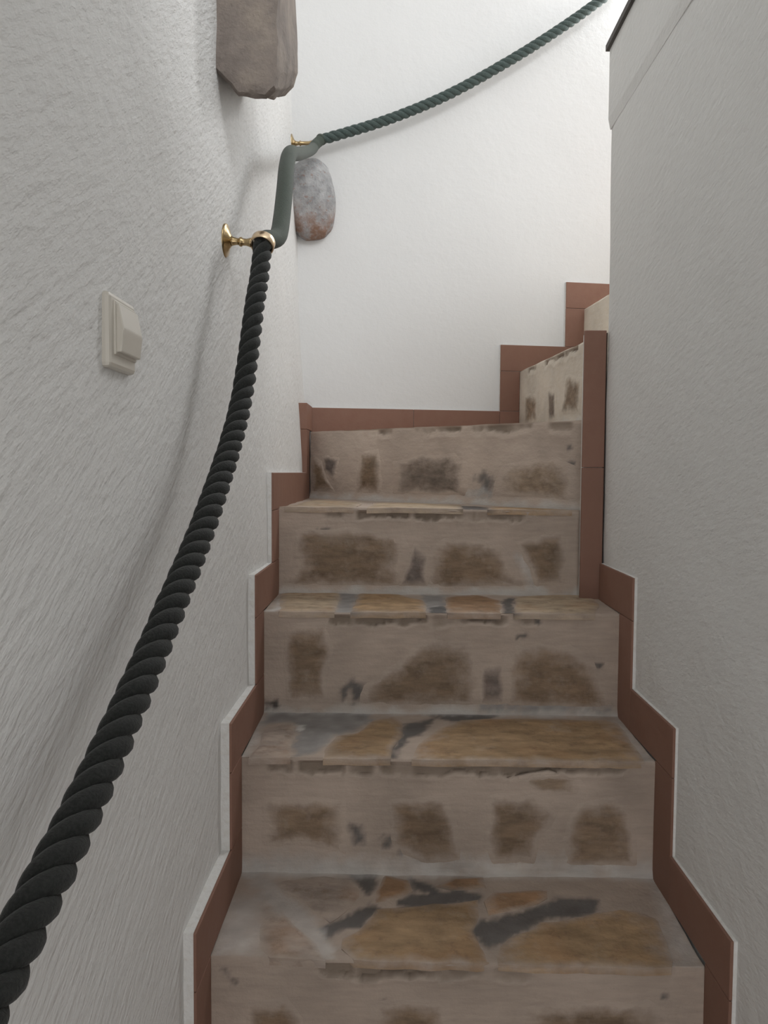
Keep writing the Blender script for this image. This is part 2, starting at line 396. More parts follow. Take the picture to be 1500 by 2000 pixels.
g = empty('window_3', (0.985, back_y(0.985) + 0.1, ZW0)); tag(g, 'narrow slit window in the back wall beside the upper steps', 'window', kind='structure')
for nm, x0, x1, z0, z1, d, mt in (('window_frame', XW0, XW0 + 0.03, ZW0, ZW1, 0.02, 'frame_white'), ('window_frame', XW1 - 0.03, XW1, ZW0, ZW1, 0.02, 'frame_white'), ('window_frame', XW0 + 0.03, XW1 - 0.03, ZW0, ZW0 + 0.03, 0.02, 'frame_white'),
                                  ('window_frame', XW0 + 0.03, XW1 - 0.03, ZW1 - 0.03, ZW1, 0.02, 'frame_white'), ('pane', XW0 + 0.03, XW1 - 0.03, ZW0 + 0.03, ZW1 - 0.03, 0.003, 'glass')):
    bm = bmesh.new()
    for vtx in add_box(bm, 0, 1, 0, 1, 0, 1):
        x = x1 if vtx.co.x > 0.5 else x0
        vtx.co = Vector((x, back_y(x) + 0.12 + (d if vtx.co.y > 0.5 else -d), z1 if vtx.co.z > 0.5 else z0))
    bm_obj(nm, bm, M[mt], g)

# ------------------------------------------------------------------ staircase
COLS = {'O': (0.36, 0.243, 0.140), 'R': (0.345, 0.215, 0.128), 'G': (0.36, 0.295, 0.250), 'P': (0.44, 0.345, 0.245),
        'B': (0.225, 0.160, 0.108), 'T': (0.285, 0.215, 0.155), 'K': (0.215, 0.172, 0.140), 'D': (0.165, 0.135, 0.120)}
PCOL = {'dark': (0.105, 0.100, 0.098), 'black': (0.05, 0.045, 0.045), 'light': (0.53, 0.505, 0.48), 'white': (0.62, 0.60, 0.57), 'blue': (0.285, 0.275, 0.268)}
TREAD_STONES = {
 1: [
  ('O', [(0.212,0.052),(0.239,0.074),(0.266,0.137),(0.301,0.144),(0.369,0.154),(0.42,0.162),(0.453,0.168),(0.448,0.121),(0.434,0.08),(0.448,0.032),(0.455,-0.012),(0.389,-0.018),(0.324,-0.02),(0.27,-0.016),(0.233,-0),(0.213,0.029)]),
  ('O', [(0.467,0.03),(0.494,0.062),(0.558,0.105),(0.66,0.137),(0.712,0.153),(0.765,0.126),(0.758,0.04),(0.747,-0.008),(0.648,-0.014),(0.526,-0.015),(0.467,-0.014)]),
  ('R', [(0.464,0.163),(0.486,0.195),(0.584,0.204),(0.582,0.176),(0.538,0.147),(0.467,0.126)]),
  ('R', [(0.265,0.189),(0.282,0.249),(0.329,0.228),(0.333,0.192),(0.303,0.166),(0.261,0.153)]),
  ('G', [(0.065,0.214),(0.165,0.246),(0.218,0.232),(0.245,0.173),(0.216,0.134),(0.184,0.097),(0.13,0.156)]),
  ('G', [(0.063,0.103),(0.095,0.132),(0.136,0.077),(0.169,0.04),(0.187,0.011),(0.186,-0.013),(0.098,-0.013),(0.073,0.028)]),
  ('R', [(0.376,0.209),(0.407,0.238),(0.47,0.241),(0.471,0.21),(0.409,0.196)]),
 ],
 2: [
  ('G', [(0.015,0.153),(0.076,0.185),(0.091,0.117),(0.089,0.034),(0.097,-0.018),(0.043,-0.019),(0.016,-0.015),(0.025,0.066)]),
  ('O', [(0.16,0.053),(0.175,0.114),(0.217,0.134),(0.252,0.209),(0.295,0.231),(0.317,0.197),(0.316,0.115),(0.295,0.058),(0.29,-0.006),(0.224,-0.011),(0.157,-0.01)]),
  ('O', [(0.33,0.017),(0.347,0.077),(0.387,0.153),(0.444,0.215),(0.508,0.224),(0.618,0.228),(0.761,0.223),(0.787,0.206),(0.784,0.077),(0.78,-0.004),(0.635,-0.014),(0.541,-0.017),(0.448,-0.014),(0.332,-0.016)]),
 ],
 3: [
  ('P', [(0.008,0.24),(0.158,0.256),(0.162,0.137),(0.16,0.025),(0.097,0.015),(0.035,0.012),(0.013,0.145)]),
  ('O', [(0.208,0.234),(0.308,0.215),(0.364,0.148),(0.371,0.069),(0.366,-0.01),(0.298,-0.007),(0.237,0.016),(0.199,0.014),(0.2,0.117)]),
  ('R', [(0.421,0.189),(0.506,0.234),(0.554,0.15),(0.534,-0.02),(0.477,-0.035),(0.412,-0.02)]),
  ('P', [(0.593,0.198),(0.722,0.245),(0.787,0.225),(0.785,0.111),(0.744,-0.016),(0.63,-0.04),(0.562,-0.025),(0.584,0.101)]),
 ],
 4: [
  ('P', [(0.015,-0.004),(0.03,0.55),(0.11,0.48),(0.2,0.3),(0.19,-0.004)]),
  ('P', [(0.225,-0.004),(0.23,0.3),(0.33,0.33),(0.48,0.2),(0.465,-0.004)]),
  ('O', [(0.53,-0.005),(0.55,0.14),(0.66,0.07),(0.72,0.035),(0.74,-0.004)]),
 ],
}
RISER_STONES = {
 1: [
  ('B', [(0.062,-0.081),(0.124,-0.076),(0.149,-0.106),(0.141,-0.167),(0.057,-0.168)]),
  ('B', [(0.27,-0.082),(0.325,-0.07),(0.383,-0.078),(0.4,-0.153),(0.267,-0.164)]),
  ('B', [(0.507,-0.084),(0.581,-0.071),(0.697,-0.072),(0.735,-0.095),(0.732,-0.164),(0.5,-0.169)]),
 ],
 2: [
  ('B', [(0.047,-0.087),(0.128,-0.085),(0.196,-0.092),(0.199,-0.187),(0.128,-0.179),(0.046,-0.176)]),
  ('B', [(0.286,-0.084),(0.396,-0.08),(0.417,-0.133),(0.422,-0.196),(0.365,-0.214),(0.298,-0.175)]),
  ('B', [(0.482,-0.079),(0.564,-0.076),(0.61,-0.106),(0.578,-0.152),(0.566,-0.202),(0.493,-0.207),(0.477,-0.164)]),
  ('B', [(0.656,-0.087),(0.74,-0.079),(0.762,-0.15),(0.765,-0.207),(0.629,-0.209),(0.635,-0.135)]),
  ('T', [(0.538,-0.04),(0.594,-0.031),(0.649,-0.038),(0.64,-0.065),(0.582,-0.065)]),
 ],
 3: [
  ('B', [(0.056,-0.037),(0.141,-0.034),(0.151,-0.087),(0.136,-0.149),(0.139,-0.212),(0.056,-0.215),(0.046,-0.115)]),
  ('B', [(0.232,-0.171),(0.299,-0.125),(0.361,-0.072),(0.46,-0.071),(0.482,-0.121),(0.487,-0.212),(0.331,-0.216),(0.221,-0.214)]),
  ('D', [(0.492,-0.12),(0.539,-0.12),(0.545,-0.211),(0.491,-0.212)]),
  ('B', [(0.576,-0.078),(0.689,-0.077),(0.743,-0.111),(0.766,-0.171),(0.78,-0.213),(0.654,-0.217),(0.549,-0.21),(0.551,-0.1)]),
 ],
 4: [
  ('B', [(0.052,-0.054),(0.176,-0.053),(0.307,-0.065),(0.325,-0.104),(0.308,-0.153),(0.302,-0.195),(0.03,-0.194),(0.044,-0.122)]),
  ('D', [(0.346,-0.089),(0.375,-0.113),(0.376,-0.196),(0.308,-0.197),(0.326,-0.142)]),
  ('B', [(0.382,-0.116),(0.423,-0.076),(0.552,-0.082),(0.591,-0.133),(0.612,-0.194),(0.382,-0.196)]),
  ('B', [(0.606,-0.083),(0.718,-0.056),(0.728,-0.112),(0.72,-0.191),(0.657,-0.194),(0.638,-0.145)]),
 ],
 5: [
  ('D', [(0.059,-0.083),(0.136,-0.092),(0.112,-0.163),(0.064,-0.13)]),
  ('B', [(0.005,-0.074),(0.052,-0.107),(0.076,-0.159),(0.117,-0.204),(0.015,-0.206)]),
  ('B', [(0.231,-0.073),(0.301,-0.068),(0.317,-0.164),(0.306,-0.205),(0.214,-0.202)]),
  ('K', [(0.373,-0.105),(0.483,-0.087),(0.595,-0.086),(0.632,-0.112),(0.637,-0.2),(0.511,-0.201),(0.37,-0.198)]),
  ('T', [(0.77,-0.119),(0.92,-0.098),(0.973,-0.119),(0.971,-0.211),(0.904,-0.2),(0.747,-0.196),(0.754,-0.155)]),
 ],
 6: [
  ('T', [(0.064,-0.09),(0.211,-0.108),(0.216,-0.201),(0.07,-0.192)]),
  ('K', [(0.341,-0.101),(0.412,-0.112),(0.418,-0.207),(0.347,-0.203)]),
  ('T', [(0.505,-0.079),(0.634,-0.1),(0.623,-0.196),(0.474,-0.185)]),
 ],
}
TREAD_PATCHES = {
 1: [
  ('dark', [(0.2,0.262),(0.267,0.264),(0.265,0.212),(0.248,0.18),(0.225,0.218)], 0.006),
  ('dark', [(0.168,0.083),(0.192,0.095),(0.249,0.154),(0.273,0.137),(0.238,0.086),(0.204,0.073),(0.19,0.045)], 0.005),
  ('dark', [(0.297,0.162),(0.367,0.193),(0.424,0.204),(0.463,0.192),(0.458,0.168),(0.402,0.16),(0.368,0.146),(0.308,0.149)], 0.005),
  ('dark', [(0.332,0.237),(0.382,0.206),(0.375,0.188),(0.333,0.196)], 0.006),
  ('dark', [(0.432,0.08),(0.452,0.111),(0.511,0.129),(0.556,0.151),(0.601,0.182),(0.675,0.174),(0.666,0.137),(0.568,0.119),(0.544,0.1),(0.495,0.063),(0.453,0.034)], 0.007),
  ('light', [(-0.014,0.264),(0.016,0.265),(0.142,0.135),(0.202,0.025),(0.192,-0.016),(0.111,0.095)], 0.012),
  ('light', [(-0.01,0.156),(0.052,0.175),(0.073,0.008),(0.004,-0.001)], 0.03),
  ('light', [(-0.01,0.27),(0.819,0.287),(0.811,0.256),(-0.006,0.234)], 0.02),
  ('light', [(0.796,0.257),(0.81,0.212),(0.795,-0.007),(0.75,-0.008),(0.775,0.112)], 0.02),
 ],
 2: [
  ('blue', [(0.016,0.266),(0.063,0.271),(0.228,0.273),(0.249,0.216),(0.216,0.15),(0.174,0.12),(0.148,0.036),(0.107,0.007),(0.09,0.051),(0.093,0.117),(0.081,0.189),(0.007,0.186)], 0.012),
  ('dark', [(0.319,0.187),(0.384,0.22),(0.352,0.117),(0.325,0.106),(0.302,0.041),(0.299,-0.019),(0.289,0.021)], 0.008),
  ('dark', [(0.377,0.245),(0.541,0.269),(0.512,0.221),(0.42,0.204)], 0.01),
  ('light', [(0.001,0.284),(0.805,0.286),(0.797,0.249),(0.001,0.25)], 0.012),
  ('white', [(0.086,0.176),(0.101,0.176),(0.103,0.143),(0.091,0.146)], 0.006),
  ('light', [(0.011,-0.01),(0.016,0.099),(0.01,0.232),(-0.004,0.232),(-0.002,-0.016)], 0.015),
  ('light', [(0.798,0.26),(0.797,-0.006),(0.78,-0.006),(0.779,0.206)], 0.02),
 ],
 3: [
  ('blue', [(0.155,0.239),(0.207,0.259),(0.197,0.103),(0.201,-0.012),(0.163,-0.014)], 0.01),
  ('blue', [(0.367,0.21),(0.424,0.213),(0.41,-0.033),(0.367,-0.035)], 0.01),
  ('dark', [(0.378,0.063),(0.416,0.1),(0.41,-0.033),(0.369,-0.035)], 0.006),
  ('dark', [(0.559,0.166),(0.593,0.198),(0.564,-0.013),(0.537,-0.026)], 0.008),
  ('light', [(0,0.299),(0.776,0.299),(0.763,0.231),(0.006,0.231)], 0.015),
  ('white', [(0.01,-0.021),(0.016,0.152),(0.037,0.012)], 0.015),
 ],
 4: [
  ('dark', [(0.47,0.20),(0.54,0.15),(0.53,-0.01),(0.46,-0.01)], 0.01),
 ],
}
RISER_PATCHES = {
 2: [
  ('dark', [(0.213,-0.137),(0.233,-0.137),(0.24,-0.165),(0.224,-0.171)], 0.01),
  ('dark', [(0.276,-0.155),(0.294,-0.152),(0.294,-0.18),(0.278,-0.177)], 0.008),
  ('dark', [(0.303,-0.18),(0.313,-0.18),(0.311,-0.197),(0.303,-0.193)], 0.006),
  ('light', [(-0.002,-0.199),(0.804,-0.198),(0.805,-0.224),(-0.007,-0.23)], 0.02),
 ],
 3: [
  ('dark', [(0.178,-0.178),(0.203,-0.157),(0.232,-0.165),(0.221,-0.202),(0.203,-0.207),(0.197,-0.177),(0.182,-0.201)], 0.007),
  ('black', [(0.003,-0.211),(0.029,-0.204),(0.031,-0.218),(0.006,-0.225)], 0.006),
  ('blue', [(0.489,-0.209),(0.781,-0.210),(0.787,-0.222),(0.493,-0.223)], 0.014),
  ('dark', [(0.571,-0.05),(0.59,-0.051),(0.59,-0.059),(0.571,-0.059)], 0.004),
  ('dark', [(0.742,-0.115),(0.763,-0.115),(0.761,-0.124),(0.745,-0.123)], 0.004),
  ('dark', [(0.612,-0.013),(0.623,-0.013),(0.624,-0.023),(0.612,-0.023)], 0.004),
 ],
 4: [
  ('light', [(0.601,-0.114),(0.627,-0.118),(0.657,-0.198),(0.636,-0.198)], 0.012),
  ('dark', [(0.088,-0.055),(0.125,-0.051),(0.127,-0.059),(0.092,-0.063)], 0.005),
 ],
 1: [
  ('dark', [(0.271,-0.104),(0.281,-0.078),(0.285,-0.103),(0.275,-0.129)], 0.008),
  ('dark', [(0.731,-0.053),(0.741,-0.052),(0.74,-0.061),(0.733,-0.059)], 0.004),
  ('dark', [(0.02,-0.022),(0.024,-0.02),(0.043,-0.045),(0.039,-0.049)], 0.004),
 ],
 5: [
  ('dark', [(0.956,-0.063),(0.971,-0.064),(0.971,-0.073),(0.956,-0.073)], 0.006),
  ('dark', [(0.953,-0.11),(0.977,-0.103),(0.977,-0.111),(0.957,-0.119)], 0.005),
  ('dark', [(0.666,-0.153),(0.709,-0.128),(0.729,-0.159),(0.718,-0.195),(0.684,-0.2),(0.692,-0.167)], 0.015),
  ('light', [(0.631,-0.19),(0.701,-0.174),(0.727,-0.199),(0.631,-0.205)], 0.01),
 ],
}

# stretches of nose (metres from the left end) where the mortar has broken away under the flagstones: (from, to, depth)
CHIPS = {1: [(0.18, 0.235, 0.010), (0.24, 0.44, 0.010), (0.46, 0.52, 0.004)], 2: [(0.05, 0.10, 0.006), (0.11, 0.20, 0.010), (0.21, 0.255, 0.009), (0.27, 0.62, 0.010), (0.60, 0.74, 0.007)],
         3: [(0.15, 0.20, 0.008), (0.205, 0.37, 0.011), (0.38, 0.43, 0.008), (0.44, 0.55, 0.008), (0.58, 0.62, 0.006)], 4: [(0.12, 0.16, 0.006), (0.20, 0.33, 0.012), (0.345, 0.50, 0.011), (0.50, 0.62, 0.006)],
         5: [(0.30, 0.36, 0.006), (0.45, 0.62, 0.008), (0.66, 0.85, 0.007), (0.90, 0.97, 0.005)], 6: [(0.1, 0.2, 0.006), (0.3, 0.6, 0.008)]}
LIGHTER = {4: 1.04, 5: 1.14, 6: np.array((1.50, 1.64, 1.66)), 7: np.array((1.62, 1.78, 1.80)), 8: 1.5, 9: 1.4}      # mortar colour multiplier, paler on the upper steps
NOSE_DZ = {1: (-0.003, -0.010), 2: (-0.005, -0.004), 3: (-0.003, -0.002), 4: (0.005, 0.0)}   # worn noses, left and right end
stair = empty('staircase', (0.10, 0.72, 0.0))
tag(stair, 'narrow stone and mortar staircase turning right between white walls', 'staircase')

def chip_mask(k, u):
    m = np.zeros_like(u); d = np.zeros_like(u)
    for a, b, dep in CHIPS.get(k, []):
        e = sstep(a - 0.006, a + 0.008, u) * (1 - sstep(b - 0.008, b + 0.006, u))
        d = np.maximum(d, e * dep)
    return d
def tread_dz(k, uf, vf, depth=0.25):
    a, b = NOSE_DZ.get(k, (0, 0))
    return (a + (b - a) * uf) * (1 - sstep(0.0, 0.2, vf)) + 0.003 * sstep(0.1, 0.25, vf)
def patch_over(c, P, uv, patches):
    wn = 0.004 * fbm(P, 60, 31) + 0.003 * noise(P, 160, 33)
    for pc, poly, soft in patches:
        d = sdf(uv, poly) + wn * (1 + soft * 60)
        al = ((1 - sstep(-soft, soft, d)) * (0.62 if pc == 'light' else 0.88))[:, None]
        c = c * (1 - al) + np.array(PCOL[pc]) * (1 + 0.2 * fbm(P, 40, 40)[:, None]) * al
    return c
def make_step(k, A, B, A2, B2, zt, zb, du=0.006):
    A, B, A2, B2 = (np.array(p, float) for p in (A, B, A2, B2))
    L = np.linalg.norm(B - A); t = (B - A) / L; nrm = np.array([t[1], -t[0]])       # nrm points to the front
    nu = max(8, int(L / du)); rise = zt - zb; dep = max(np.linalg.norm(A2 - A), np.linalg.norm(B2 - B))
    nr = int(rise / 0.0075); nt_ = max(8, int(dep / 0.0085))
    # profile rows: ('r', height below top) then ('t', fraction of tread)
    rows = [('r', -h) for h in np.linspace(rise, 0.046, nr)] + [('r', -h) for h in (0.040, 0.034, 0.031, 0.027, 0.022, 0.017, 0.013, 0.009, 0.005, 0.002)]
    rows += [('t', f) for f in np.concatenate([[0.008 / dep * 0.4], np.linspace(0.012 / dep, 1, nt_)])]
    us = np.linspace(0, 1, nu + 1); verts = []; col = []; um = us * L
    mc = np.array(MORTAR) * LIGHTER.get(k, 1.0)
    cd = chip_mask(k, um)
    uq = np.stack([um, um * 0, um * 0 + k * 3.3], 1); cd = cd * np.clip(0.85 + 0.6 * noise(uq, 16, 61) + 0.3 * noise(uq, 70, 62), 0, 1.25)
    for kind, q in rows:
        if kind == 'r':
            base = A[None] + us[:, None] * (B - A)[None]; z = np.full(nu + 1, zt + q)
            P = np.concatenate([base, z[:, None]], 1)
            out = 0.0018 * fbm(P, 14, 5) + 0.003 * noise(P, 4, 6)
            wob = 0.007 * noise(np.stack([um, um * 0, um * 0 + k], 1), 28, 2) + 0.004 * noise(np.stack([um, um * 0, um * 0 + k], 1), 130, 7)
            sh = 0.009 if k >= 5 else 0.0
            lip = sstep(-0.030, -0.024, q - sh + wob) * (1 - sstep(-0.012, -0.006, q - sh * 0.6))
            out = out - cd * lip
            out = out + 0.0025 * np.exp(-((q + 0.034 + wob) / 0.006) ** 2) * (cd > 0.003)
            if q > -0.005: out = out - (0.005 + q) * 0.5
            out = out + 0.007 * (1 - sstep(0.0, 0.030, q + rise - 0.02))                       # mortar fillet at the foot
            dz = tread_dz(k, us, 0) * sstep(-0.08, 0, q)
            P[:, :2] += out[:, None] * nrm; P[:, 2] += dz
            uv = np.stack([um, np.full(nu + 1, q)], 1); patches = RISER_PATCHES.get(k, [])
            c = np.tile(mc, (nu + 1, 1))
            n1 = fbm(P, 9, 20)[:, None]; c = c * (1 + 0.14 * n1)
            chip = (np.clip(cd / 0.008, 0, 1) * lip)[:, None]; c = c * (1 - chip) + np.array((0.27, 0.215, 0.170)) * chip
            foot = (0.75 * (1 - sstep(0.004, 0.028, np.full(nu + 1, q + rise - 0.02) + 0.012 * fbm(P, 30, 3))))[:, None]
            c = c * (1 - foot) + np.array((0.58, 0.56, 0.53)) * foot
        else:
            a = A + (A2 - A) * q; b = B + (B2 - B) * q
            base = a[None] + us[:, None] * (b - a)[None]; P = np.concatenate([base, np.full((nu + 1, 1), zt)], 1)
            vv = (np.linalg.norm(A2 - A) * (1 - us) + np.linalg.norm(B2 - B) * us) * q
            P[:, 2] += 0.0016 * fbm(P, 12, 8) + tread_dz(k, us, vv)
            rem = (1 - q) * dep
            P[:, 2] += 0.006 * (1 - sstep(0.0, 0.03, np.full(nu + 1, rem)))
            uv = np.stack([P[:, 0] - XL, P[:, 1] - A[1]], 1); patches = TREAD_PATCHES.get(k, [])
            c = np.tile(mc, (nu + 1, 1)) * (1 + 0.14 * fbm(P, 9, 20)[:, None])
            br = (0.6 * (1 - sstep(0.008, 0.03, np.full(nu + 1, rem) + 0.012 * fbm(P, 30, 3))))[:, None]
            c = c * (1 - br) + np.array((0.58, 0.56, 0.54)) * br
        c = patch_over(c, P, uv, patches)
        verts.append(P); col.append(np.clip(c, 0.02, 1))
    nrow = len(rows); n1 = nu + 1
    V = np.concatenate(verts); C = np.concatenate(col)
    faces = [[j * n1 + i, j * n1 + i + 1, (j + 1) * n1 + i + 1, (j + 1) * n1 + i] for j in range(nrow - 1) for i in range(nu)]
    b = len(V); extra = np.array([[*A2, zb], [*B2, zb]]); V = np.concatenate([V, extra]); C = np.concatenate([C, np.tile(np.array(MORTAR), (2, 1))])
    last = (nrow - 1) * n1
    faces += [[j * n1 for j in range(nrow)] + [b], [j * n1 + nu for j in range(nrow)][::-1] + [b + 1], [last + i for i in range(n1)] + [b + 1, b], list(range(n1))[::-1] + [b, b + 1]]
    st = mesh_obj('step', V, faces, M['mortar'], stair, attrs={'Col': C})
    st.data.set_sharp_from_angle(angle=R(50))
    # flagstones of the tread: real slabs bedded in the mortar
    for si, (cc, poly) in enumerate(TREAD_STONES.get(k, [])):
        flagstone(k, si, cc, poly, A, zt, L, st)
    for si, (cc, poly) in enumerate(RISER_STONES.get(k, [])):
        riser_stone(k, si, cc, poly, A, t, nrm, zt, st)
    return st
def refine(poly, step, jitter, seed, keep=None):
    out = []
    n = len(poly)
    for i in range(n):
        a = np.array(poly[i], float); b = np.array(poly[(i + 1) % n], float)
        m = max(1, int(np.linalg.norm(b - a) / step))
        for j in range(m): out.append(a + (b - a) * j / m)
    P = np.array(out); q = np.concatenate([P, np.full((len(P), 1), seed * 1.37)], 1)
    P = P + jitter * np.stack([noise(q, 70, seed), noise(q, 70, seed + 50)], 1) + 0.6 * jitter * np.stack([noise(q, 190, seed), noise(q, 190, seed + 50)], 1)
    if np.cross(P - P.mean(0), np.roll(P, -1, 0) - P.mean(0)).sum() < 0: P = P[::-1]
    return P
def rings(P, insets, cen):
    res = []
    d = np.linalg.norm(P - cen, axis=1)[:, None]
    rm = max(float(d.min()), 0.012)
    for ins in insets: res.append(cen + (P - cen) * min(max(1 - ins / rm, 0.72 - ins * 7), 1.6))
    return res
def ring_mesh(levels, centre):
    n = len(levels[0]); V = np.concatenate(levels + [centre[None]]); F = []
    for l in range(len(levels) - 1):
        for i in range(n): F.append([l * n + i, l * n + (i + 1) % n, (l + 1) * n + (i + 1) % n, (l + 1) * n + i])
    last = (len(levels) - 1) * n
    for i in range(n): F.append([last + i, last + (i + 1) % n, len(V) - 1])
    F.append(list(range(n))[::-1])
    return V, F
def flagstone(k, si, cc, poly, A, zt, L, parent):
    seed = k * 17 + si
    poly = [(u, -0.003 if v < 0.028 else v) for u, v in poly]
    P = refine(poly, 0.022, 0.0032, seed)
    P[:, 1] = np.maximum(P[:, 1], -0.0055)
    cen = P.mean(0); h = 0.0026
    lv = []
    for Q, z in zip([P * 1.0] + rings(P, (0.0, 0.006, 0.03), cen), (-0.0125, h * 0.15, h * 0.8, h + 0.0006)):
        zz = zt + z + tread_dz(k, Q[:, 0] / L, Q[:, 1])
        zz = zz + 0.0012 * noise(np.concatenate([Q, np.full((len(Q), 1), seed)], 1), 30, 3)
        lv.append(np.stack([XL + Q[:, 0], A[1] + Q[:, 1], zz], 1))
    zc = zt + h + float(tread_dz(k, np.array([cen[0] / L]), np.array([cen[1]]))[0])
    V, F = ring_mesh(lv, np.array([XL + cen[0], A[1] + cen[1], zc]))
    n = len(P); c = np.array(COLS[cc]) * (1 + 0.10 * math.sin(seed * 2.1))
    e = np.concatenate([np.full(n, 0.30), np.full(n, 0.10), np.full(n, 0.30), np.full(n, 0.62), [0.62]])
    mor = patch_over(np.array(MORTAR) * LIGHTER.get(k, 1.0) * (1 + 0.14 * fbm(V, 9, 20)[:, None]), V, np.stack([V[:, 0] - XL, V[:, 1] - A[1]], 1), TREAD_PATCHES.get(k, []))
    o = mesh_obj('stone', V, F, M['stone'], parent, attrs={'Col': np.tile(c, (len(V), 1)), 'Mor': np.clip(mor, 0.02, 1), 'edge': e})
    o.data.set_sharp_from_angle(angle=R(55))
def riser_stone(k, si, cc, poly, A, t, nrm, zt, parent):
    seed = k * 23 + si + 7
    P = refine(poly, 0.022, 0.005, seed); cen = P.mean(0); lv = []
    cen3 = None
    for Q, h in zip(rings(P, (-0.008, -0.003, 0.014, 0.05), cen), (-0.0022, 0.0002, 0.0011, 0.0016)):
        X = A[None] + Q[:, :1] * t[None]; W = np.concatenate([X, zt + Q[:, 1:]], 1)
        out = 0.0018 * fbm(W, 14, 5) + 0.003 * noise(W, 4, 6) + h
        W[:, :2] += out[:, None] * nrm; lv.append(W)
    cx = A + cen[0] * t; W = np.array([[cx[0], cx[1], zt + cen[1]]])
    W[:, :2] += (0.0018 * fbm(W, 14, 5) + 0.003 * noise(W, 4, 6) + 0.0016)[:, None] * nrm
    V, F = ring_mesh(lv, W[0])
    n = len(P); c = np.array(COLS[cc]) * (1 + 0.08 * math.sin(seed * 1.7))
    e = np.concatenate([np.full(n, -0.4), np.full(n, -0.16), np.full(n, 0.32), np.full(n, 0.50), [0.55]])
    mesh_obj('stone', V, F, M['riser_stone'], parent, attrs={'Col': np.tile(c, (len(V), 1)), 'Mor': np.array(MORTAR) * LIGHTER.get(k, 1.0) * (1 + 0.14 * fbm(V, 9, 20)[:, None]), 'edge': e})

for k in (-1, 0, 1, 2, 3):
    y0, y1 = NOSE[k], NOSE[k + 1] + 0.012
    make_step(k, (XL, y0), (XR, y0), (XL, y1), (XR, y1), TOP[k], TOP[k - 1] - 0.02)
A5, B5, A6, B6 = (-0.29, 2.62), (0.512, 1.952), (0.449, 2.835), (0.56, 1.905)
A7, B7, A8, B8 = (0.69, 2.875), (0.80, 1.905), (0.95, 2.92), (1.03, 1.905)
make_step(4, (XL, NOSE[4]), (0.512, NOSE[4]), (-0.298, 2.64), (0.512, 1.965), TOP[4], TOP[3] - 0.02)
make_step(5, A5, B5, (-0.29, 2.715), (0.445, 2.845), TOP[5], TOP[4] - 0.02)
make_step(6, A6, B6, (0.70, 2.885), (0.81, 1.905), TOP[6], TOP[5] - 0.02)
make_step(7, A7, B7, (0.96, 2.93), (1.04, 1.905), TOP[7], TOP[6] - 0.02, 0.012)
make_step(8, A8, B8, (1.21, 2.97), (1.27, 1.905), TOP[8], TOP[7] - 0.02, 0.012)
make_step(9, (1.20, 2.968), (1.26, 1.905), (3.39, 3.34), (3.39, 1.905), TOP[9], TOP[8] - 0.02, 0.02)

# ------------------------------------------------------------------ tiled skirting following the steps
def box_mesh_part(name, x0, x1, y0, y1, z0, z1, mat, parent, bev=0.0015):
    bm = bmesh.new(); add_box(bm, x0, x1, y0, y1, z0, z1, bev, 2)
    return bm_obj(name, bm, mat, parent)
def zigzag(noses, tops, t, yend, zend):
    """outline (y,z) of the stepped skirting from the lowest tread up"""
    top = []; bot = []
    for k, (y, z) in enumerate(zip(noses, tops)):
        if k: top.append((y - t, tops[k - 1] + t)); bot.append((y, tops[k - 1]))
        top.append((y - t, z + t)); bot.append((y, z))
    top.append((yend, tops[-1] + t)); bot.append((yend, tops[-1]))
    return top, bot
ks = [-1, 0, 1, 2, 3, 4]
JT = 0.0005
# left
top, bot = zigzag([NOSE[k] for k in ks], [TOP[k] for k in ks], TW, 2.625, None)
poly = [(NOSE[-1] - TW, 0.0)] + top + bot[::-1] + [(NOSE[-1], 0.0)]
bm = bmesh.new(); add_prism(bm, poly, 'X', -0.322, XL - 0.003)
bl = bm_obj('baseboard_left', bm, M['bed']); tag(bl, 'stepped terracotta tile skirting with a white painted edge, left of the stair', 'skirting', kind='structure')
def lt(y0, y1, z0, z1): return box_mesh_part('tile', XL - 0.006, XL + 0.0015, y0 + JT, y1 - JT, z0 + JT, z1 - JT, M['tile'], bl)
for k in ks:
    zl = 0.0 if k == -1 else TOP[k - 1] + TW
    lt(NOSE[k] - TW, NOSE[k], zl, TOP[k])
    y1 = NOSE[k + 1] if k < 4 else 2.545
    lt(NOSE[k] - TW, y1, TOP[k], TOP[k] + TW)
# tall tile rising to the next step in the far left corner
for y1, z0, z1 in ((2.625, TOP[4], TOP[5] + 0.005), (2.70, TOP[5] + 0.005, TOP[5] + TW)):
    box_mesh_part('tile', -0.326, XL + 0.0015, 2.545, y1, z0 + JT, z1 - JT, M['tile'], bl)
# right
ks = [-1, 0, 1, 2, 3]
top, bot = zigzag([NOSE[k] for k in ks], [TOP[k] for k in ks], TW, 1.888, None)
poly = [(NOSE[-1] - TW, 0.0)] + top + bot[::-1] + [(NOSE[-1], 0.0)]
bm = bmesh.new(); add_prism(bm, poly, 'X', XR + 0.003, 0.521)
br = bm_obj('baseboard_right', bm, M['bed']); tag(br, 'stepped terracotta tile skirting with a white painted edge, right of the stair', 'skirting', kind='structure')
def rtile(y0, y1, z0, z1): return box_mesh_part('tile', XR - 0.0015, XR + 0.006, y0 + JT, y1 - JT, z0 + JT, z1 - JT, M['tile'], br)
for k in ks:
    zl = 0.0 if k == -1 else TOP[k - 1]
    rtile(NOSE[k] - TW, NOSE[k], zl, TOP[k])
    y1 = NOSE[k + 1] - TW if k < 3 else 1.886
    rtile(NOSE[k] - TW, y1, TOP[k], TOP[k] + TW)
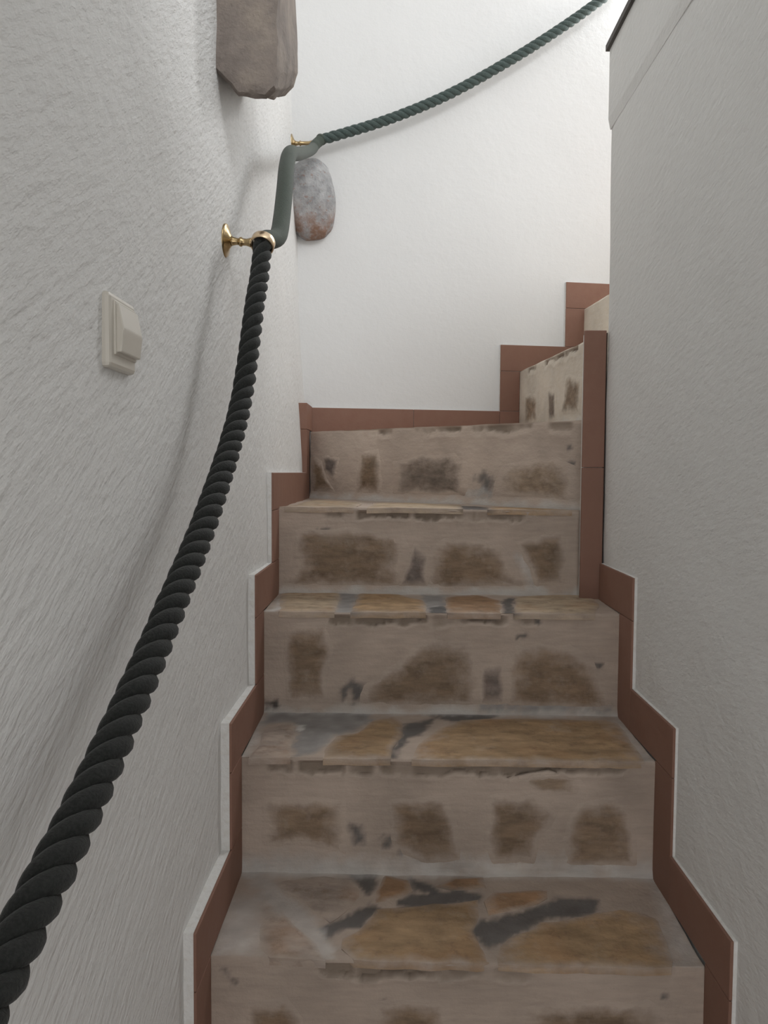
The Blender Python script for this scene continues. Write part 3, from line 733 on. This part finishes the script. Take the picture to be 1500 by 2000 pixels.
# upright strip at the inner end of the winding steps
bm = bmesh.new(); add_box(bm, 0.463, 0.508, 1.899, 1.934, TOP[3] - 0.01, 1.838, 0.002, 1)
bs = bm_obj('trim_2', bm, M['bed']); tag(bs, 'tall upright terracotta tile strip at the inner turn of the stair', 'skirting', kind='structure')
for z0, z1 in ((TOP[3] - 0.004, 1.509), (1.509, 1.842)):
    box_mesh_part('tile', 0.4565, 0.5095, 1.891, 1.9005, z0 + JT, z1 - JT, M['tile'], bs)
box_mesh_part('gap_shade_strip', 0.5085, 0.5128, 1.8945, 1.930, TOP[3], 1.836, M['gap_shade'], bs, 0)  # dark filler stands in for the shadow gap between strip and wall
# back wall: pieces lie in the plane of that wall
ang = math.atan(0.17); ca, sa = math.cos(ang), math.sin(ang)
def bx_back(bm, x0, x1, z0, z1, d0, d1, bev):
    """x along world X on the wall face, d = distance in front of the wall face"""
    vs_ = add_box(bm, 0, 1, 0, 1, 0, 1)
    def P(x, d, z): return Vector((x + d * sa, back_y(x) - d * ca, z))
    for v in vs_:
        x = x1 if v.co.x > 0.5 else x0; d = d0 if v.co.y > 0.5 else d1; z = z1 if v.co.z > 0.5 else z0
        v.co = P(x, d, z)
    if bev: bmesh.ops.bevel(bm, geom=list(bm.edges), offset=bev, segments=2, affect='EDGES', profile=0.5)
BD = 0.014
def bpiece(name, x0, x1, z0, z1, d0, d1, mat, parent, bev=0.0015):
    bm = bmesh.new(); bx_back(bm, x0, x1, z0, z1, d0, d1, bev); return bm_obj(name, bm, mat, parent)
bb = empty('baseboard_back', (0.2, 2.78, TOP[5])); tag(bb, 'stepped terracotta tile skirting along the bright back wall', 'skirting', kind='structure')
Z5, Z6, Z7, Z8 = TOP[5], TOP[6], TOP[7], TOP[8]
XS6, XS7, XS8 = 0.449, 0.692, 0.955
spans = [(-0.30, 0.06, Z5 - 0.01, Z5 + 0.09), (0.06, 0.375, Z5 - 0.01, Z5 + 0.09), (0.375, XS6, Z5 - 0.01, Z5 + 0.09), (0.375, XS6, Z5 + 0.09, Z6), (0.375, XS7, Z6, Z6 + 0.095),
         (0.617, XS7, Z6 + 0.095, Z7), (0.617, XS8, Z7, Z7 + 0.095), (0.88, XS8, Z7 + 0.095, Z8), (0.88, 1.20, Z8, Z8 + 0.095)]
for x0, x1, z0, z1 in spans:
    bpiece('mortar_bed', x0, x1, z0, z1, -0.01, BD - 0.004, M['bed'], bb, 0)
    bpiece('tile', x0 + JT, x1 - JT, z0 + JT, z1 - JT, BD - 0.006, BD, M['tile'], bb)

# ------------------------------------------------------------------ stones built into the walls
def rock_grid(n, f):
    """subdivided cube mapped by f(array in -1..1) -> world"""
    bm = bmesh.new(); bmesh.ops.create_cube(bm, size=2.0)
    bmesh.ops.subdivide_edges(bm, edges=list(bm.edges), cuts=n, use_grid_fill=True)
    P = np.array([v.co for v in bm.verts]); Q = f(P)
    for v, q in zip(bm.verts, Q): v.co = Vector(q)
    return bm
def wall_block():
    """a long rough stone: outline (x,z) at its front and at its rear, lofted and roughened"""
    fr = np.array([(-0.324, 2.648), (-0.326, 2.258), (-0.32, 2.187), (-0.296, 2.164), (-0.278, 2.145), (-0.228, 2.142), (-0.212, 2.156), (-0.204, 2.188), (-0.207, 2.266), (-0.212, 2.648)])
    bk = np.array([(-0.331, 2.859), (-0.333, 2.397), (-0.32, 2.315), (-0.304, 2.29), (-0.288, 2.272), (-0.235, 2.272), (-0.214, 2.29), (-0.207, 2.315), (-0.21, 2.397), (-0.217, 2.858)])
    def fine(P):
        out = []
        for a, b in zip(P, np.roll(P, -1, 0)):
            for t in np.linspace(0, 1, 7, endpoint=False): out.append(a + (b - a) * t)
        return np.array(out)
    fr, bk = fine(fr), fine(bk); cf = np.array((-0.27, 2.30)); lv = []
    for s_ in (0.30, 0.62, 0.86): lv.append((cf + (fr - cf) * s_, 1.366 + 0.002 * s_))
    lv.append((cf + (fr - cf) * 0.955, 1.369))
    for t in (0.0, 0.10, 0.22, 0.36, 0.5, 0.65, 0.8, 0.92, 1.0): lv.append((fr + (bk - fr) * (t ** 0.9) + (cf - fr) * 0.015 * (t == 0), 1.378 + 0.25 * t))
    lv.append((np.tile(bk.mean(0), (len(bk), 1)) * 0.3 + bk * 0.7, 1.645))
    V = [np.array([[cf[0], 1.366, cf[1]]])]
    for P, y in lv: V.append(np.stack([P[:, 0], np.full(len(P), y), P[:, 1]], 1))
    V = np.concatenate(V); n = len(fr); c = V.mean(0)
    q = fbm(V, 15, 3); q2 = noise(V, 55, 5)
    V[:, 0] += 0.0045 * q + 0.0016 * q2; V[:, 2] += 0.004 * fbm(V, 17, 14) + 0.0015 * noise(V, 60, 6); V[:, 1] += 0.006 * fbm(V, 11, 9) + 0.0018 * noise(V, 48, 15)
    F = [[0, 1 + (i + 1) % n, 1 + i] for i in range(n)]
    for l in range(len(lv) - 1):
        for i in range(n): F.append([1 + l * n + i, 1 + l * n + (i + 1) % n, 1 + (l + 1) * n + (i + 1) % n, 1 + (l + 1) * n + i])
    F.append([1 + (len(lv) - 1) * n + i for i in range(n)])
    o = mesh_obj('stone_block', V, F, M['rock_brown']); o.data.set_sharp_from_angle(angle=R(48)); return o
tag(wall_block(), 'rough brown-grey stone block projecting from the left wall at the top', 'stone')
def oval_f(P):
    n = P / np.linalg.norm(P, axis=1)[:, None]
    s = n / (np.abs(n) ** 2.6).sum(1)[:, None] ** (1 / 2.6)
    X = -0.298 + 0.080 * s[:, 0]; Z = 2.436 + 0.138 * s[:, 2] ; Y = 2.715 + 0.075 * s[:, 1] + 0.17 * (X + 0.298)
    W = np.stack([X, Y, Z], 1)
    d = 0.006 * fbm(W, 16, 21) + 0.002 * noise(W, 70, 23)
    return W + n * d[:, None]
tag(bm_obj('round_stone', rock_grid(17, oval_f), M['rock_grey'], smooth=True), 'pale grey rounded stone in the far corner behind the green sleeve', 'stone')

# ------------------------------------------------------------------ rope handrail
def smooth_path(pts, step):
    """Catmull-Rom through the points, resampled to even steps"""
    P = [np.array(p, float) for p in pts]; P = [2 * P[0] - P[1]] + P + [2 * P[-1] - P[-2]]; out = []
    for i in range(1, len(P) - 2):
        p0, p1, p2, p3 = P[i - 1:i + 3]
        for t in np.linspace(0, 1, 40, endpoint=False):
            out.append(0.5 * (2 * p1 + (p2 - p0) * t + (2 * p0 - 5 * p1 + 4 * p2 - p3) * t * t + (3 * p1 - p0 - 3 * p2 + p3) * t ** 3))
    out.append(P[-2]); out = np.array(out)
    s = np.concatenate([[0], np.cumsum(np.linalg.norm(np.diff(out, axis=0), axis=1))])
    n = max(4, int(s[-1] / step)); q = np.linspace(0, s[-1], n + 1)
    return np.stack([np.interp(q, s, out[:, i]) for i in range(3)], 1), q
def frames(P):
    T = np.gradient(P, axis=0); T /= np.linalg.norm(T, axis=1)[:, None]
    u = np.cross(T[0], (1, 0, 0.2)); u /= np.linalg.norm(u); U = []
    for t in T:
        u = u - t * (u @ t); u /= np.linalg.norm(u); U.append(u)
    U = np.array(U); return T, U, np.cross(T, U)
def tube(P, rad, seg=12):
    T, U, Vv = frames(P); n = len(P); V = []; F = []
    rad = np.broadcast_to(rad, (n,))
    for i in range(n):
        for j in range(seg):
            a = 2 * math.pi * j / seg; V.append(P[i] + rad[i] * (math.cos(a) * U[i] + math.sin(a) * Vv[i]))
    for i in range(n - 1):
        for j in range(seg): F.append([i * seg + j, i * seg + (j + 1) % seg, (i + 1) * seg + (j + 1) % seg, (i + 1) * seg + j])
    F.append(list(range(seg))[::-1]); F.append([(n - 1) * seg + j for j in range(seg)])
    return np.array(V), F
def twisted(name, pts, mat, label, lay, r_out, hand=1, seed=0):
    C, s = smooth_path(pts, 0.0035); T, U, Vv = frames(C)
    rs = r_out * 0.53; rc = r_out - rs
    o = empty(name, C[0]); tag(o, label, 'rope')
    for q in range(3):
        a = hand * 2 * math.pi * s / lay + 2 * math.pi * q / 3
        S = C + rc * (np.cos(a)[:, None] * U + np.sin(a)[:, None] * Vv)
        V, F = tube(S, rs * (1 + 0.025 * np.sin(s * 97 + q + seed)), 12)
        mesh_obj('strand', V, F, mat, o)
    return C
low = [(-0.247, 1.432, 1.914), (-0.2465, 1.420, 1.893), (-0.246, 1.385, 1.835), (-0.246, 1.3391, 1.7774), (-0.246, 1.2096, 1.591), (-0.246, 1.0048, 1.4405), (-0.246, 0.8225, 1.3386), (-0.246, 0.6826, 1.268),
       (-0.246, 0.582, 1.2224), (-0.246, 0.4942, 1.190), (-0.246, 0.45, 1.173), (-0.246, 0.30, 1.13), (-0.246, 0.05, 1.075), (-0.246, -0.25, 1.04), (-0.246, -0.60, 1.03)]
twisted('rope_handrail', low, M['rope_black'], 'thick black twisted rope hanging down along the left wall', 0.080, 0.0178, 1)
upp = [(-0.258, 2.666, 2.623), (-0.225, 2.672, 2.633), (-0.031, 2.705, 2.706), (0.181, 2.741, 2.809), (0.397, 2.778, 2.943), (0.581, 2.809, 3.071), (0.72, 2.832, 3.178), (0.90, 2.862, 3.325), (1.06, 2.888, 3.47), (1.24, 2.918, 3.64)]
twisted('rope_handrail', upp, M['rope_green'], 'dark green twisted rope rising across the bright back wall', 0.077, 0.0178, 1, 3)
sl = [(-0.2475, 1.434, 1.917), (-0.243, 1.452, 1.926), (-0.235, 1.478, 1.934), (-0.2295, 1.508, 1.952), (-0.2312, 1.56, 2.003), (-0.2357, 1.63, 2.0816), (-0.2428, 1.71, 2.1597), (-0.2473, 1.80, 2.2235), (-0.2568, 2.0, 2.304),
      (-0.2740, 2.35, 2.452), (-0.2850, 2.60, 2.562), (-0.280, 2.645, 2.594), (-0.262, 2.665, 2.620)]
C, s = smooth_path(sl, 0.006); V, F = tube(C, 0.0172, 20)
sleeve = empty('rope_sleeve', C[0]); tag(sleeve, 'smooth green-grey covered handrail section bending between the two brass rings', 'handrail')
mesh_obj('cover', V, F, M['sleeve'], sleeve)
e = C[-1]; T = (C[-1] - C[-2]) / np.linalg.norm(C[-1] - C[-2])
V, F = tube(np.array([e - T * 0.004, e, e + T * 0.004, e + T * 0.007]), np.array([0.0178, 0.0192, 0.0192, 0.0178]), 20)
mesh_obj('end_band', V, F, M['sleeve'], sleeve)

# ------------------------------------------------------------------ brass rope brackets
def lathe(profile, org, axis, seg=28):
    """profile: (distance along axis, radius)"""
    a = Vector(axis).normalized(); u = a.orthogonal().normalized(); v = a.cross(u); V = []; F = []
    for d, r in profile:
        for j in range(seg):
            t = 2 * math.pi * j / seg; V.append(Vector(org) + a * d + (u * math.cos(t) + v * math.sin(t)) * r)
    m = len(profile)
    for i in range(m - 1):
        for j in range(seg): F.append([i * seg + j, i * seg + (j + 1) % seg, (i + 1) * seg + (j + 1) % seg, (i + 1) * seg + j])
    F.append(list(range(seg))[::-1]); F.append([(m - 1) * seg + j for j in range(seg)])
    return np.array([tuple(p) for p in V]), F
def band(centre, axis, r_in, r_out, wd, seg=36):
    a = Vector(axis).normalized(); u = a.orthogonal().normalized(); v = a.cross(u); V = []; F = []
    prof = [(-wd / 2, r_in), (-wd / 2, r_out - 0.001), (-wd / 2 + 0.0015, r_out), (wd / 2 - 0.0015, r_out), (wd / 2, r_out - 0.001), (wd / 2, r_in)]
    for d, r in prof:
        for j in range(seg):
            t = 2 * math.pi * j / seg; V.append(tuple(Vector(centre) + a * d + (u * math.cos(t) + v * math.sin(t)) * r))
    m = len(prof)
    for i in range(m):
        for j in range(seg): F.append([i * seg + j, i * seg + (j + 1) % seg, ((i + 1) % m) * seg + (j + 1) % seg, ((i + 1) % m) * seg + j])
    return np.array(V), F
def bracket(wall_pt, ring_c, ring_axis, label, hidden_ring=False):
    wp = Vector(wall_pt); rc = Vector(ring_c); ax = (rc - wp); Ln = ax.length - 0.020; ax.normalize()
    g = empty('rope_bracket', wp); tag(g, label, 'bracket', 'brass rope brackets on the walls')
    V, F = lathe([(-0.006, 0.029), (0.0015, 0.030), (0.0035, 0.029), (0.0045, 0.024), (0.007, 0.019), (0.0095, 0.013), (0.012, 0.010)], wp, ax)
    mesh_obj('wall_plate', V, F, M['brass'], g)
    V, F = lathe([(0.011, 0.0095), (0.016, 0.0075), (0.022, 0.0062), (0.026, 0.0062), (0.028, 0.0085), (0.031, 0.0085), (0.033, 0.0065), (Ln - 0.010, 0.0062), (Ln - 0.004, 0.008), (Ln, 0.009)], wp, ax)
    mesh_obj('stem', V, F, M['brass'], g)
    if hidden_ring: return          # the ring sits inside the sleeve
    V, F = band(rc, ring_axis, 0.0184, 0.0222, 0.017)
    mesh_obj('ring', V, F, M['brass_pale'], g)
bracket((-0.317, 1.432, 1.918), (-0.2472, 1.430, 1.912), (0.12, 0.60, 0.76), 'brass rope bracket on the left wall gripping the black rope')
bracket((float(wall_x(2.675, 2.62)) + 0.001, 2.666, 2.608), (-0.272, 2.662, 2.608), (0.95, 0.15, 0.30), 'small brass bracket in the far corner at the foot of the green rope', True)
bracket((-0.317, -0.45, 1.034), (-0.246, -0.45, 1.034), (0, 1, 0.02), 'brass rope bracket low on the left wall behind the viewer')
bracket((1.205, back_y(1.205), 3.60), (1.20, 2.911, 3.602), (0.72, 0.12, 0.66), 'brass bracket high on the back wall beyond the right wall')

# ------------------------------------------------------------------ light switch
sw = empty('light_switch', (-0.316, 0.866, 1.606)); tag(sw, 'ivory plastic rocker light switch on the rough left wall', 'light switch')
box_mesh_part('frame', -0.320, -0.3065, 0.8245, 0.9075, 1.6055, 1.6865, M['ivory'], sw, 0.005)
box_mesh_part('insert', -0.310, -0.3045, 0.8365, 0.9040, 1.6200, 1.6790, M['ivory'], sw, 0.0015)
bm = bmesh.new()
add_prism(bm, [(-0.306, 1.6230), (-0.2995, 1.6235), (-0.2970, 1.6470), (-0.2970, 1.6500), (-0.3020, 1.6755), (-0.306, 1.6760)], 'Y', 0.8400, 0.9020)
bmesh.ops.bevel(bm, geom=list(bm.edges), offset=0.0012, segments=2, affect='EDGES', profile=0.5)
bm_obj('rocker', bm, M['ivory'], sw)
